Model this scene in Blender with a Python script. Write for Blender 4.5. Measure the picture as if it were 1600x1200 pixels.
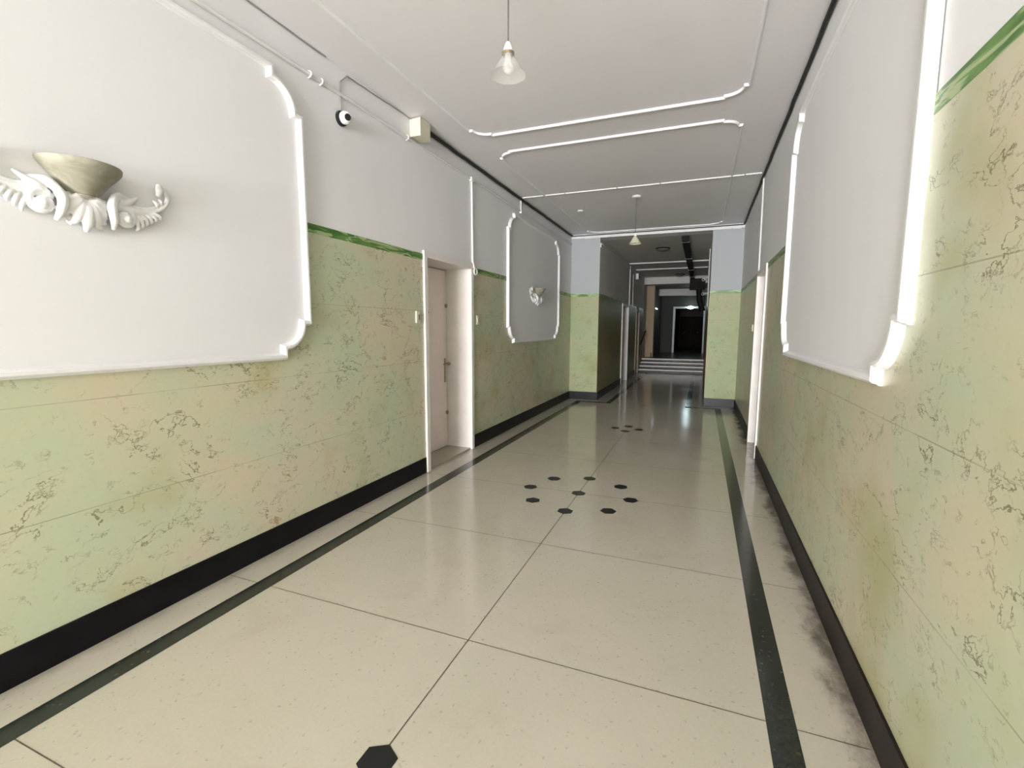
import bpy, bmesh, math, random
from mathutils import Vector, Matrix
PI = math.pi
scene = bpy.context.scene
for o in list(bpy.data.objects):
    bpy.data.objects.remove(o, do_unlink=True)
COL = scene.collection

# ------------------------------------------------------------------ camera
F = Vector((-0.36682285, 0.92306552, -0.11571969))
R = Vector((0.92916138, 0.36965959, 0.0033045))
U = Vector((-0.04582716, 0.10631010, 0.99327641))
cam_data = bpy.data.cameras.new('camera')
cam = bpy.data.objects.new('camera', cam_data)
COL.objects.link(cam)
M = Matrix((R, U, -F)).transposed().to_4x4()
M.translation = Vector((0, 0, 1.4))
cam.matrix_world = M
cam_data.sensor_width = 36.0
cam_data.lens = 739.875 * 36.0 / 1600.0
cam_data.clip_start = 0.02
scene.camera = cam

# ------------------------------------------------------------------ world, daylight, exposure
world = bpy.data.worlds.new('world')
scene.world = world
world.use_nodes = True
wbg = world.node_tree.nodes['Background']
wbg.inputs['Color'].default_value = (0.80, 0.90, 1.0, 1)
wbg.inputs['Strength'].default_value = 0.6

def area_light(name, loc, rot, sx, sy, power, color, spread=PI):
    d = bpy.data.lights.new(name, 'AREA')
    d.shape = 'RECTANGLE'; d.size = sx; d.size_y = sy
    d.energy = power; d.color = color; d.spread = spread
    o = bpy.data.objects.new(name, d); COL.objects.link(o)
    o.location = loc; o.rotation_euler = rot
    return o
# daylight coming in through the open street entrance behind the viewer
area_light('entrance_daylight', (-0.92, -9.60, 1.60), (PI/2, 0, 0), 2.8, 2.9, 930, (0.965, 0.972, 1.0))
# added unseen fill light, tilted up to brighten the hall ceiling
area_light('ceiling_fill_light', (-0.92, -9.62, 0.30), (PI/2 + 0.30, 0, 0), 2.8, 0.5, 420, (1.0, 0.985, 0.97))
scene.view_settings.view_transform = 'Standard'
scene.view_settings.look = 'None'
scene.view_settings.gamma = 1.0
scene.view_settings.use_curve_mapping = False
scene.view_settings.exposure = 0.52

# ------------------------------------------------------------------ dimensions
XL, XR, ZC = -2.449, 0.614, 3.222
YP = 9.30                     # front of the two piers
XNL, XNR = -1.885, 0.105      # walls of the narrow passage
ZN = 3.15                     # its ceiling
YB = -9.5                     # entrance end
YS = 16.0                     # foot of the stairs
YE = 29.0                     # end of the upper passage
ZU = 0.40                     # upper floor level

# ------------------------------------------------------------------ materials
class NT:
    def __init__(s, name, rough=0.5, spec=0.5, metal=0.0):
        s.m = bpy.data.materials.new(name); s.m.use_nodes = True
        s.t = s.m.node_tree; s.b = s.t.nodes['Principled BSDF']
        s.b.inputs['Roughness'].default_value = rough
        s.b.inputs['Metallic'].default_value = metal
        s.b.inputs['Specular IOR Level'].default_value = spec
        g = s.n('ShaderNodeNewGeometry'); s.P = g.outputs['Position']
    def n(s, ty, **k):
        x = s.t.nodes.new(ty)
        for a, v in k.items(): setattr(x, a, v)
        return x
    def l(s, a, b): s.t.links.new(a, b)
    def put(s, sock, v):
        if hasattr(v, 'links'): s.l(v, sock)
        else: sock.default_value = v
    def math(s, op, a, b=0.0, c=None, clamp=False):
        x = s.n('ShaderNodeMath', operation=op); x.use_clamp = clamp
        s.put(x.inputs[0], a); s.put(x.inputs[1], b)
        if c is not None: s.put(x.inputs[2], c)
        return x.outputs[0]
    def map(s, scale=(1, 1, 1), rot=(0, 0, 0), loc=(0, 0, 0), src=None):
        x = s.n('ShaderNodeMapping'); s.l(src or s.P, x.inputs[0])
        x.inputs['Scale'].default_value = scale; x.inputs['Rotation'].default_value = rot
        x.inputs['Location'].default_value = loc
        return x.outputs[0]
    def noise(s, vec, scale, detail=2, rough=0.5, dist=0.0, col=False):
        x = s.n('ShaderNodeTexNoise'); s.l(vec, x.inputs['Vector'])
        x.inputs['Scale'].default_value = scale; x.inputs['Detail'].default_value = detail
        x.inputs['Roughness'].default_value = rough; x.inputs['Distortion'].default_value = dist
        return x.outputs['Color' if col else 'Fac']
    def ramp(s, v, a, b, lo=0.0, hi=1.0):
        x = s.n('ShaderNodeMapRange'); x.interpolation_type = 'SMOOTHSTEP'
        s.put(x.inputs[0], v)
        for i, q in zip((1, 2, 3, 4), (a, b, lo, hi)): x.inputs[i].default_value = q
        return x.outputs[0]
    def mix(s, f, a, b):
        x = s.n('ShaderNodeMix', data_type='RGBA')
        s.put(x.inputs[0], f); s.put(x.inputs[6], a); s.put(x.inputs[7], b)
        return x.outputs[2]
    def color(s, c): s.put(s.b.inputs['Base Color'], c)
    def rough(s, v): s.put(s.b.inputs['Roughness'], v)
    def bump(s, h, strength=0.2, dist=0.002):
        x = s.n('ShaderNodeBump'); x.inputs['Strength'].default_value = strength
        x.inputs['Distance'].default_value = dist
        s.l(h, x.inputs['Height']); s.l(x.outputs[0], s.b.inputs['Normal'])
    def sep(s, v=None):
        x = s.n('ShaderNodeSeparateXYZ'); s.l(v or s.P, x.inputs[0]); return x.outputs

def c4(r, g, b): return (r, g, b, 1)

def plain(name, col, rough=0.5, metal=0.0, var=0.06, scale=6.0, spec=0.5):
    t = NT(name, rough, spec, metal)
    n = t.noise(t.P, scale, 4, 0.6)
    d = tuple(c * (1 - var) for c in col)
    t.color(t.mix(t.ramp(n, 0.35, 0.65), c4(*d), c4(*col)))
    return t.m

def paint(name, col, stain=0.10, dirty=(0.55, 0.52, 0.45)):
    t = NT(name, 0.62, 0.3)
    n = t.noise(t.P, 0.9, 4, 0.55)
    n2 = t.noise(t.P, 14.0, 3, 0.6)
    f = t.math('MULTIPLY', t.ramp(n, 0.45, 0.8), stain)
    c = t.mix(f, c4(*col), c4(col[0] * dirty[0], col[1] * dirty[1], col[2] * dirty[2]))
    t.color(c); t.bump(n2, 0.12, 0.002)
    return t.m

def marble(name, base=0.95, tint=(1, 1, 1), rough=0.30):
    """pale yellow-green faux marble with broken brown-green squiggle veins and thin slab joints"""
    t = NT(name, 0.3, 0.45)
    X, Y, Z = t.sep()
    # in-plane coordinate: horizontal distance + height (x matters only on the faces that look down the hall)
    big = t.noise(t.map((1, 1, 1.3)), 1.3, 3, 0.55)
    big2 = t.noise(t.map(loc=(7, 3, 5)), 2.3, 2, 0.5)
    a, b_, c_ = [c4(*(q * base * w for q, w in zip(v, tint))) for v in ((0.655, 0.590, 0.430), (0.565, 0.610, 0.430), (0.45, 0.42, 0.20))]
    col = t.mix(t.ramp(big, 0.36, 0.64), a, b_)
    col = t.mix(t.math('MULTIPLY', t.ramp(big2, 0.50, 0.78), 0.7), col, c_)
    fine = t.noise(t.P, 34.0, 4, 0.65)
    col = t.mix(t.math('MULTIPLY', t.ramp(fine, 0.5, 0.75), 0.16), col, c4(0.38, 0.39, 0.24))
    # squiggle veins, leaning upwards
    def vein(scale, dist, width, mlo, mhi, mscale, off, rot=0.6, detail=4.0):
        v = t.map((1.0, 1.0, 1.55), (rot, 0, 0), off)
        n = t.noise(v, scale, detail, 0.62, dist)
        e = t.math('ABSOLUTE', t.math('SUBTRACT', n, 0.5))
        ln = t.ramp(e, width * 0.25, width, 1.0, 0.0)
        mk = t.ramp(t.noise(t.map(loc=off), mscale, 3, 0.6), mlo, mhi)
        return t.math('MULTIPLY', ln, mk)
    v1 = vein(2.3, 0.35, 0.0075, 0.45, 0.60, 5.5, (0, 0, 0), detail=6.0)
    v2 = vein(4.2, 0.3, 0.010, 0.49, 0.62, 8.0, (4, 9, 2), 0.9, 6.0)
    v3 = vein(10.0, 0.3, 0.022, 0.56, 0.64, 14.0, (1, 5, 8), 0.9, 8.0)
    col = t.mix(t.math('MULTIPLY', v1, 0.85), col, c4(0.18, 0.155, 0.085))
    col = t.mix(t.math('MULTIPLY', v2, 0.68), col, c4(0.19, 0.19, 0.10))
    col = t.mix(t.math('MULTIPLY', v3, 0.50), col, c4(0.22, 0.21, 0.11))
    # rusty flecks
    rv = vein(5.0, 1.0, 0.02, 0.66, 0.72, 3.0, (12, 2, 6))
    col = t.mix(t.math('MULTIPLY', rv, 0.7), col, c4(0.34, 0.13, 0.035))
    # slab joints every 0.475 m in height
    zz = t.math('FRACT', t.math('DIVIDE', t.math('ADD', Z, 0.475 * 4 - 0.615 + 0.2375), 0.475))
    jl = t.math('ABSOLUTE', t.math('SUBTRACT', zz, 0.5))
    jn = t.ramp(t.noise(t.P, 3.0, 3, 0.6), 0.35, 0.65, 0.22, 0.65)
    jf = t.math('MULTIPLY', t.ramp(jl, 0.0025, 0.0065, 1.0, 0.0), jn)
    col = t.mix(jf, col, c4(0.20, 0.20, 0.11))
    t.color(col)
    t.rough(rough)
    return t.m

def green_band():
    t = NT('green_marbled_band', 0.35, 0.4)
    v = t.map((1.0, 1.2, 7.0), (0.13, 0, 0))
    n = t.noise(v, 1.7, 3, 0.6, 0.8)
    e = t.math('ABSOLUTE', t.math('SUBTRACT', n, 0.5))
    col = t.mix(t.ramp(t.noise(t.map((1, 2, 9)), 3.0, 3), 0.35, 0.65), c4(0.055, 0.165, 0.03), c4(0.135, 0.275, 0.06))
    col = t.mix(t.math('MULTIPLY', t.ramp(e, 0.012, 0.05, 1.0, 0.0), 0.9), col, c4(0.42, 0.52, 0.26))
    t.color(col)
    return t.m

def terrazzo(name, col_a, col_b, speck, dirt=True):
    t = NT(name, 0.2, 0.5)
    X, Y, Z = t.sep()
    n = t.noise(t.P, 0.8, 4, 0.6)
    n2 = t.noise(t.map(loc=(5, 1, 2)), 2.4, 5, 0.65)
    col = t.mix(t.ramp(n, 0.35, 0.65), c4(*col_a), c4(*col_b))
    chips = t.n('ShaderNodeTexVoronoi'); t.l(t.P, chips.inputs['Vector']); chips.inputs['Scale'].default_value = 110
    cs = t.sep(chips.outputs['Color'])
    ch = t.ramp(cs[0], 0.0, 1.0)
    col = t.mix(t.math('MULTIPLY', ch, 0.22), col, c4(*speck))
    dark = t.math('MULTIPLY', t.ramp(cs[1], 0.975, 0.99), 0.28)
    col = t.mix(dark, col, c4(0.20, 0.17, 0.12))
    if dirt:
        # blotchy wear
        col = t.mix(t.math('MULTIPLY', t.ramp(n2, 0.50, 0.85), 0.30), col, c4(0.36, 0.30, 0.20))
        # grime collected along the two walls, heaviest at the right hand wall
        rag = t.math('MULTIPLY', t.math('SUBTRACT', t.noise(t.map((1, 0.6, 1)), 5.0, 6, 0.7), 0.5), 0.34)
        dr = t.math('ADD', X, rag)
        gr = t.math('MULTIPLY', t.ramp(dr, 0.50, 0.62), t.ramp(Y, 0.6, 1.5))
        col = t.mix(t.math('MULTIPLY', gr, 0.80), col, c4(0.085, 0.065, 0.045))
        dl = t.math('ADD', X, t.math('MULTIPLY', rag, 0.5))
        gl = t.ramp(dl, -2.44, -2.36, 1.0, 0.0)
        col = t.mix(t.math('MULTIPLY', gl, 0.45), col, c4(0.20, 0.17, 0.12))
    t.color(col)
    t.rough(t.ramp(n, 0.3, 0.7, 0.10, 0.17))
    return t.m

def emissive(name, col, strength):
    t = NT(name, 0.4)
    t.color(c4(*col)); t.b.inputs['Emission Color'].default_value = c4(*col)
    t.b.inputs['Emission Strength'].default_value = strength
    return t.m

def glass(name, col=(0.9, 0.9, 0.88), alpha=0.35, rough=0.35):
    t = NT(name, rough, 0.5)
    t.color(c4(*col)); t.b.inputs['Alpha'].default_value = alpha
    return t.m

WHITE = paint('white_wall_paint', (0.84, 0.835, 0.85))
WHITE_D = paint('darker_white_paint', (0.74, 0.735, 0.70), 0.3)  # duller, more mottled version of the wall white, used in the passage
CEIL = paint('ceiling_paint', (0.845, 0.825, 0.84), 0.10)
CEIL_D = paint('darker_ceiling_paint', (0.66, 0.645, 0.60), 0.35)  # darker, more mottled version of the ceiling paint for the passage
PANEL = paint('panel_white_paint', (0.84, 0.835, 0.85), 0.04)
PLASTER = plain('white_plaster', (0.89, 0.885, 0.89), 0.5, var=0.02)
MOULD = plain('moulding_paint', (0.86, 0.855, 0.865), 0.55, var=0.02)
MARBLE = marble('green_veined_faux_marble')
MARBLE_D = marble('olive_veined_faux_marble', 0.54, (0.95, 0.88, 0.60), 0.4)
MARBLE_P = marble('greener_pier_marble_darkened', 0.84, (0.68, 0.775, 0.56), 0.5)  # greener marble, its colour also darkened against the strong light on the piers
WHITE_P = paint('cool_white_pier_paint_darkened', (0.43, 0.45, 0.465), 0.05)  # cool white, darkened in colour to offset entrance light on the pier fronts
BAND = green_band()
TERR = terrazzo('cream_terrazzo', (0.575, 0.525, 0.44), (0.535, 0.50, 0.405), (0.62, 0.58, 0.49))
TERR_D = terrazzo('grey_terrazzo', (0.30, 0.27, 0.21), (0.25, 0.23, 0.18), (0.36, 0.33, 0.27), False)
BLACKT = terrazzo('black_terrazzo', (0.012, 0.015, 0.012), (0.020, 0.024, 0.020), (0.045, 0.055, 0.05), False)
BLACKH = plain('black_inlay', (0.006, 0.006, 0.007), 0.3, var=0.3)
JOINT = plain('joint_filler', (0.13, 0.115, 0.08), 0.6, var=0.3, scale=20)
BASE = plain('black_skirting', (0.008, 0.008, 0.010), 0.35, var=0.3, spec=0.15)
BASE_B = plain('brown_black_skirting', (0.022, 0.018, 0.017), 0.4, var=0.4, spec=0.15)
DOORP = plain('cream_door_enamel', (0.90, 0.78, 0.72), 0.4, var=0.05)
FRAMEP = plain('ivory_frame_enamel', (0.86, 0.81, 0.77), 0.4, var=0.05)
BRASS = plain('dull_brass', (0.42, 0.33, 0.20), 0.35, 0.9)
DARKM = plain('dark_metal', (0.018, 0.017, 0.015), 0.6, 0.0, spec=0.1)
BLACKP = plain('black_plastic', (0.01, 0.01, 0.012), 0.35)
CABLE = plain('dark_cable_sheath', (0.022, 0.028, 0.022), 0.6, var=0.4, scale=15)
CORD = plain('grey_cord', (0.10, 0.09, 0.088), 0.6)
BOXC = plain('cream_plastic', (0.70, 0.67, 0.53), 0.45)
WPLAS = plain('white_plastic', (0.86, 0.86, 0.84), 0.35)
GREYW = plain('grey_cable', (0.33, 0.31, 0.30), 0.6)
TUBEP = plain('painted_conduit', (0.78, 0.77, 0.77), 0.6)
FROST = glass('frosted_shade_glass', (0.72, 0.70, 0.67), 0.16, 0.3)
FROST2 = glass('frosted_green_shade_glass', (0.80, 0.78, 0.58), 0.80, 0.4)
BULB = glass('milky_bulb_glass', (0.92, 0.90, 0.88), 0.28, 0.3)
TAN = paint('tan_wall_paint', (0.46, 0.345, 0.23), 0.2)
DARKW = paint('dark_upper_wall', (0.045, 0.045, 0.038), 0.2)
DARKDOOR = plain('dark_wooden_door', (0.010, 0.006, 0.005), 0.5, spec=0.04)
GLOW = emissive('lamp_glow', (0.75, 0.95, 1.0), 18.0)
def alabaster():
    t = NT('alabaster_glass', 0.55, 0.25)
    n = t.noise(t.map((3, 3, 5)), 3.0, 5, 0.6, 1.5)
    t.color(t.mix(t.ramp(n, 0.35, 0.65), c4(0.29, 0.275, 0.21), c4(0.37, 0.355, 0.285)))
    return t.m
ALAB = alabaster()

# ------------------------------------------------------------------ mesh helpers
def new_obj(name, bm, mats, parent=None, smooth=False, kind=None):
    me = bpy.data.meshes.new(name)
    bm.normal_update(); bm.to_mesh(me); bm.free()
    if not isinstance(mats, (list, tuple)): mats = [mats]
    for m in mats: me.materials.append(m)
    if smooth:
        for p in me.polygons: p.use_smooth = True
        try: me.set_sharp_from_angle(angle=0.7)
        except Exception: pass
    o = bpy.data.objects.new(name, me); COL.objects.link(o)
    if parent is not None: o.parent = parent
    if kind: o['kind'] = kind
    return o
def struct(name, bm, mats, parent=None, smooth=False):
    return new_obj(name, bm, mats, parent, smooth, 'structure' if parent is None else None)
def empty(name, loc=(0, 0, 0), label=None, cat=None, group=None, kind=None):
    o = bpy.data.objects.new(name, None); COL.objects.link(o); o.location = loc
    o.empty_display_size = 0.1
    tag(o, label, cat, group)
    if kind: o['kind'] = kind
    return o
def tag(o, label, cat, group=None):
    if label: o['label'] = label
    if cat: o['category'] = cat
    if group: o['group'] = group
    return o
def box(bm, x0, x1, y0, y1, z0, z1, mi=0, bevel=0.0):
    v = [bm.verts.new((x, y, z)) for z in (z0, z1) for y in (y0, y1) for x in (x0, x1)]
    fs = []
    for q in ((0, 2, 3, 1), (4, 5, 7, 6), (0, 1, 5, 4), (2, 6, 7, 3), (0, 4, 6, 2), (1, 3, 7, 5)):
        f = bm.faces.new([v[i] for i in q]); f.material_index = mi; fs.append(f)
    if bevel > 0:
        es = list({e for f in fs for e in f.edges})
        bmesh.ops.bevel(bm, geom=es, offset=bevel, segments=2, affect='EDGES', profile=0.6)
    return fs
def poly(bm, pts, mi=0):
    f = bm.faces.new([bm.verts.new(p) for p in pts]); f.material_index = mi; return f
def tube(bm, pts, rad, seg=8, caps=True, mi=0, squash=None):
    """swept round bar; rad may be a list; squash=(normal, factor) flattens along a direction"""
    pts = [Vector(p) for p in pts]; n = len(pts)
    if not isinstance(rad, (list, tuple)): rad = [rad] * n
    rings = []; prev = None
    for i, p in enumerate(pts):
        t = (pts[min(i + 1, n - 1)] - pts[max(i - 1, 0)]).normalized()
        if prev is None:
            a = Vector((0, 0, 1)) if abs(t.z) < 0.9 else Vector((1, 0, 0))
            s = t.cross(a).normalized()
        else:
            s = (prev - t * prev.dot(t)).normalized()
        prev = s; w = t.cross(s)
        ring = []
        for k in range(seg):
            q = 2 * PI * k / seg
            d = (s * math.cos(q) + w * math.sin(q)) * rad[i]
            if squash:
                nn = Vector(squash[0]); d -= nn * d.dot(nn) * (1 - squash[1])
            ring.append(bm.verts.new(p + d))
        rings.append(ring)
    for a, b in zip(rings, rings[1:]):
        for k in range(seg):
            f = bm.faces.new((a[k], a[(k + 1) % seg], b[(k + 1) % seg], b[k])); f.material_index = mi
    if caps:
        for r_, rev in ((rings[0], True), (rings[-1], False)):
            f = bm.faces.new(list(reversed(r_)) if rev else r_); f.material_index = mi
def lathe(bm, prof, seg=32, center=(0, 0, 0), a0=0.0, a1=2 * PI, mi=0):
    """prof: (radius, z) pairs turned about a vertical axis"""
    full = abs(a1 - a0 - 2 * PI) < 1e-6
    n = seg if full else seg + 1
    rings = []
    for r_, z in prof:
        if r_ < 1e-6:
            rings.append([bm.verts.new((center[0], center[1], center[2] + z))])
        else:
            rings.append([bm.verts.new((center[0] + r_ * math.cos(a0 + (a1 - a0) * k / seg),
                                        center[1] + r_ * math.sin(a0 + (a1 - a0) * k / seg),
                                        center[2] + z)) for k in range(n)])
    for A, B in zip(rings, rings[1:]):
        m = seg
        for k in range(m):
            k2 = (k + 1) % n
            if len(A) == 1 and len(B) == 1: continue
            if len(A) == 1: f = bm.faces.new((A[0], B[k2], B[k]))
            elif len(B) == 1: f = bm.faces.new((A[k], A[k2], B[0]))
            else: f = bm.faces.new((A[k], A[k2], B[k2], B[k]))
            f.material_index = mi
def frame_outline(a0, a1, b0, b1, jog=0.05, step=0.055, rad=0.16, seg=9):
    """closed outline of a moulded panel: straight sides, little square steps and quarter-round corners (counter-clockwise)"""
    pts = []
    def corner(cx, cy, sx, sy, rev):
        # corner at (cx, cy); sx, sy point inwards
        arc = [(cx + sx * (jog + rad) - sx * rad * math.sin(q), cy + sy * (step + rad) - sy * rad * math.cos(q))
               for q in [PI / 2 * k / seg for k in range(seg + 1)]]
        seq = [(cx + sx * (jog + rad), cy)] + arc + [(cx, cy + sy * (step + rad))]
        return list(reversed(seq)) if rev else seq
    pts += corner(a1, b0, -1, 1, False)
    pts += corner(a1, b1, -1, -1, True)
    pts += corner(a0, b1, 1, -1, False)
    pts += corner(a0, b0, 1, 1, True)
    return pts
PROF = [(-1.0, 0.0), (-1.0, 0.32), (-0.72, 0.46), (-0.62, 0.80), (-0.30, 1.0), (0.30, 1.0), (0.62, 0.80), (0.72, 0.46), (1.0, 0.32), (1.0, 0.0)]
def sweep(bm, pts, mapf, half, height):
    """mitred closed moulding along a planar outline; mapf(a, b, h) -> world point"""
    n = len(pts); rings = []
    for i in range(n):
        p0, p1, p2 = Vector(pts[i - 1]), Vector(pts[i]), Vector(pts[(i + 1) % n])
        d1, d2 = (p1 - p0).normalized(), (p2 - p1).normalized()
        n1, n2 = Vector((d1.y, -d1.x)), Vector((d2.y, -d2.x))
        m = n1 + n2
        m = m / max(m.dot(n1), 0.35) if m.length > 1e-5 else n1
        rings.append([bm.verts.new(mapf(p1.x + m.x * half * o, p1.y + m.y * half * o, height * h)) for o, h in PROF])
    for i in range(n):
        A, B = rings[i], rings[(i + 1) % n]
        for k in range(len(PROF) - 1):
            bm.faces.new((A[k], A[k + 1], B[k + 1], B[k]))
    bmesh.ops.recalc_face_normals(bm, faces=bm.faces)
def copy_tree(o, parent=None):
    c = o.copy(); COL.objects.link(c); c.parent = parent
    for ch in list(o.children): copy_tree(ch, c)
    return c

# ------------------------------------------------------------------ floor
CX = -0.917
bm = bmesh.new()
box(bm, XL - 0.35, XR + 0.35, YB - 2.5, YS, -0.12, 0.0, 0)
E1 = 0.0006; E2 = 0.0009; E3 = 0.0012
def flat(x0, x1, y0, y1, mi, z=E1):
    poly(bm, [(x0, y0, z), (x1, y0, z), (x1, y1, z), (x0, y1, z)], mi)
# joints: centre line and cross lines
flat(CX - 0.0025, CX + 0.0025, YB, 6.52, 2, E2)
y = 0.737 - 1.0445 * 5
while y < 7.5:
    if y > YB: flat(XL + 0.02, XR - 0.02, y - 0.0022, y + 0.0022, 2)
    y += 1.0445
# black border strips
flat(-2.223, -2.117, YB, 9.045, 1, E3); flat(-2.117, -1.640, 8.945, 9.045, 1, E3)
flat(-1.640, -1.545, 8.945, YS - 0.15, 1, E3)
flat(0.279, 0.377, YB, 9.08, 1, E3); flat(-0.215, 0.279, 8.985, 9.08, 1, E3)
flat(-0.215, -0.120, 9.08, YS - 0.15, 1, E3); flat(-0.215, -0.120, 8.985, 9.08, 1, E3)
def hexa(x, y, r=0.064, rot=PI / 2):
    poly(bm, [(x + r * math.cos(PI / 3 * k + rot), y + r * math.sin(PI / 3 * k + rot), E3) for k in range(6)], 3)
for cy in (-1.88, 3.862):
    hexa(CX, cy)
    for k in range(8): hexa(CX + 0.437 * math.cos(PI / 4 * k), cy + 0.432 * math.sin(PI / 4 * k), 0.064, PI / 4 * k)
for cy in (0.957, 6.72):
    for k in range(4): hexa(CX + 0.163 * math.cos(PI / 2 * k), cy + 0.173 * math.sin(PI / 2 * k), 0.067, PI / 2 * k)
poly(bm, [(CX - 0.01 + 0.05 * math.cos(PI / 3 * k), 8.91 + 0.05 * math.sin(PI / 3 * k), E3) for k in range(6)], 2)
struct('floor', bm, [TERR, BLACKT, JOINT, BLACKH])

# stairs and upper floor
bm = bmesh.new()
for k in range(4):
    y0 = YS + 0.31 * k; z1 = ZU / 4 * (k + 1)
    box(bm, XNL, XNR, y0, y0 + 0.31 if k < 3 else YE, 0, z1, 0)
    box(bm, XNL, XNR, y0 - 0.02, y0 + 0.06, z1 - 0.035, z1 + 0.004, 1)
    box(bm, XNL, XNR, y0 - 0.006, y0 - 0.001, z1 - 0.1, z1 - 0.036, 2)
struct('floor_upper_stairs', bm, [plain('dark_stair_tread', (0.07, 0.06, 0.045), 0.3), plain('worn_pale_nosing', (0.60, 0.56, 0.46), 0.35), BASE])

# ------------------------------------------------------------------ walls
DL0, DL1, DLT = 3.935, 4.875, 2.075      # left door opening
DR0, DR1, DRT = 5.70, 6.50, 2.045        # right door opening
ZB0, ZB1, ZSK = 2.032, 2.092, 0.152
def wall_run(bm, xa, xb, segs, ztop, mi_w=0):
    """segs: list of (y0, y1, zbottom)"""
    for y0, y1, z0 in segs: box(bm, xa, xb, y0, y1, z0, ztop, mi_w)
def dado(bm, xf, sgn, y0, y1, mi_m=1, mi_b=2, th=0.004):
    xa, xb = (xf, xf + sgn * th) if sgn > 0 else (xf + sgn * th, xf)
    box(bm, xa, xb, y0, y1, 0.0, ZB0, mi_m)
    box(bm, xa - (0.001 if sgn < 0 else 0), xb + (0.001 if sgn > 0 else 0), y0, y1, ZB0, ZB1, mi_b)
bm = bmesh.new()
wall_run(bm, XL - 0.55, XL, [(YB, DL0, 0), (DL0, DL1, DLT), (DL1, YP + 0.01, 0)], ZC)
box(bm, XL - 0.55, XL - 0.42, DL0, DL1, 0, DLT, 0)
dado(bm, XL, 1, YB, DL0); dado(bm, XL, 1, DL1, YP)
struct('wall_left', bm, [WHITE, MARBLE, BAND])
bm = bmesh.new()
wall_run(bm, XR, XR + 0.55, [(YB, DR0, 0), (DR0, DR1, DRT), (DR1, YP + 0.01, 0)], ZC)
box(bm, XR + 0.42, XR + 0.55, DR0, DR1, 0, DRT, 0)
dado(bm, XR, -1, YB, DR0); dado(bm, XR, -1, DR1, YP)
struct('wall_right', bm, [WHITE, MARBLE, BAND])
# narrow passage, left: pier face + wall with two door openings
D2, D3 = (12.28, 13.30), (15.05, 15.75)
bm = bmesh.new()
x0 = XL - 0.5
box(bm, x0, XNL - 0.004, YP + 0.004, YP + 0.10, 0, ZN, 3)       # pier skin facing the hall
for f_ in ((YP + 0.10, D2[0], 0), (D2[0], D2[1], 2.0), (D2[1], D3[0], 0), (D3[0], D3[1], 1.95), (D3[1], 17.9, 0)):
    box(bm, x0, XNL - 0.004, f_[0], f_[1], f_[2], ZN, 0)
box(bm, x0, x0 + 0.1, D2[0], D2[1], 0, 2.0, 0); box(bm, x0, x0 + 0.1, D3[0], D3[1], 0, 1.95, 0)
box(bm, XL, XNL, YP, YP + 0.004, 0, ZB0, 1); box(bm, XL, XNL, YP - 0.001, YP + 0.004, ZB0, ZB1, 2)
for a, b in ((YP + 0.004, D2[0]), (D2[1], D3[0]), (D3[1], 16.9)):
    box(bm, XNL - 0.004, XNL, a, b, 0, ZB0, 4); box(bm, XNL - 0.004, XNL + 0.001, a, b, ZB0, ZB1, 2)
box(bm, XNL - 0.004, XNL - 0.0005, YP + 0.004, 17.9, ZB1, ZN, 0)
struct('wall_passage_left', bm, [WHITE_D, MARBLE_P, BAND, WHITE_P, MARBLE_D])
bm = bmesh.new()
x1 = XR + 0.5
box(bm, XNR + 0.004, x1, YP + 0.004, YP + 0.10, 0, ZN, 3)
box(bm, XNR + 0.004, x1, YP + 0.10, YE, 0, ZN, 0)
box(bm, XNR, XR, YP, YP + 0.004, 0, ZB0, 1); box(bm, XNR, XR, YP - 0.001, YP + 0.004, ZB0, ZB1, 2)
box(bm, XNR, XNR + 0.004, YP + 0.004, 17.0, 0, ZB0, 4); box(bm, XNR - 0.001, XNR + 0.004, YP + 0.004, 17.0, ZB0, ZB1, 2)
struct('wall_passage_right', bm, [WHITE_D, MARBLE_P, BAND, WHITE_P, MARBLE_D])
# entrance end behind the viewer: pieces around an open doorway
bm = bmesh.new()
for q in ((XL - 0.3, XL + 0.1, 0, ZC), (XR - 0.1, XR + 0.3, 0, ZC), (XL + 0.1, XR - 0.1, 3.05, ZC)):
    box(bm, q[0], q[1], YB - 0.25, YB, q[2], q[3], 0)
struct('wall_entrance', bm, [WHITE])
# upper passage
bm = bmesh.new()
box(bm, XNL - 0.5, -1.62, 17.9, 18.35, ZU, 3.0, 1)              # tan pier beyond the stairs
box(bm, XNL - 0.5, -1.66, 18.35, 21.6, ZU, 3.0, 0)
box(bm, -2.2, -1.16, 21.6, 21.8, ZU, 3.0, 0)                    # portal wall, left of opening
box(bm, -1.16, XNR, 21.6, 21.8, 2.36, 3.0, 0)
box(bm, -1.45, -1.20, 21.8, YE, ZU, 3.0, 0)
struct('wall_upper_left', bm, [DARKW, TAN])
bm = bmesh.new()
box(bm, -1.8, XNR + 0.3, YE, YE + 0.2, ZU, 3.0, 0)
struct('wall_end', bm, [DARKW])

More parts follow.
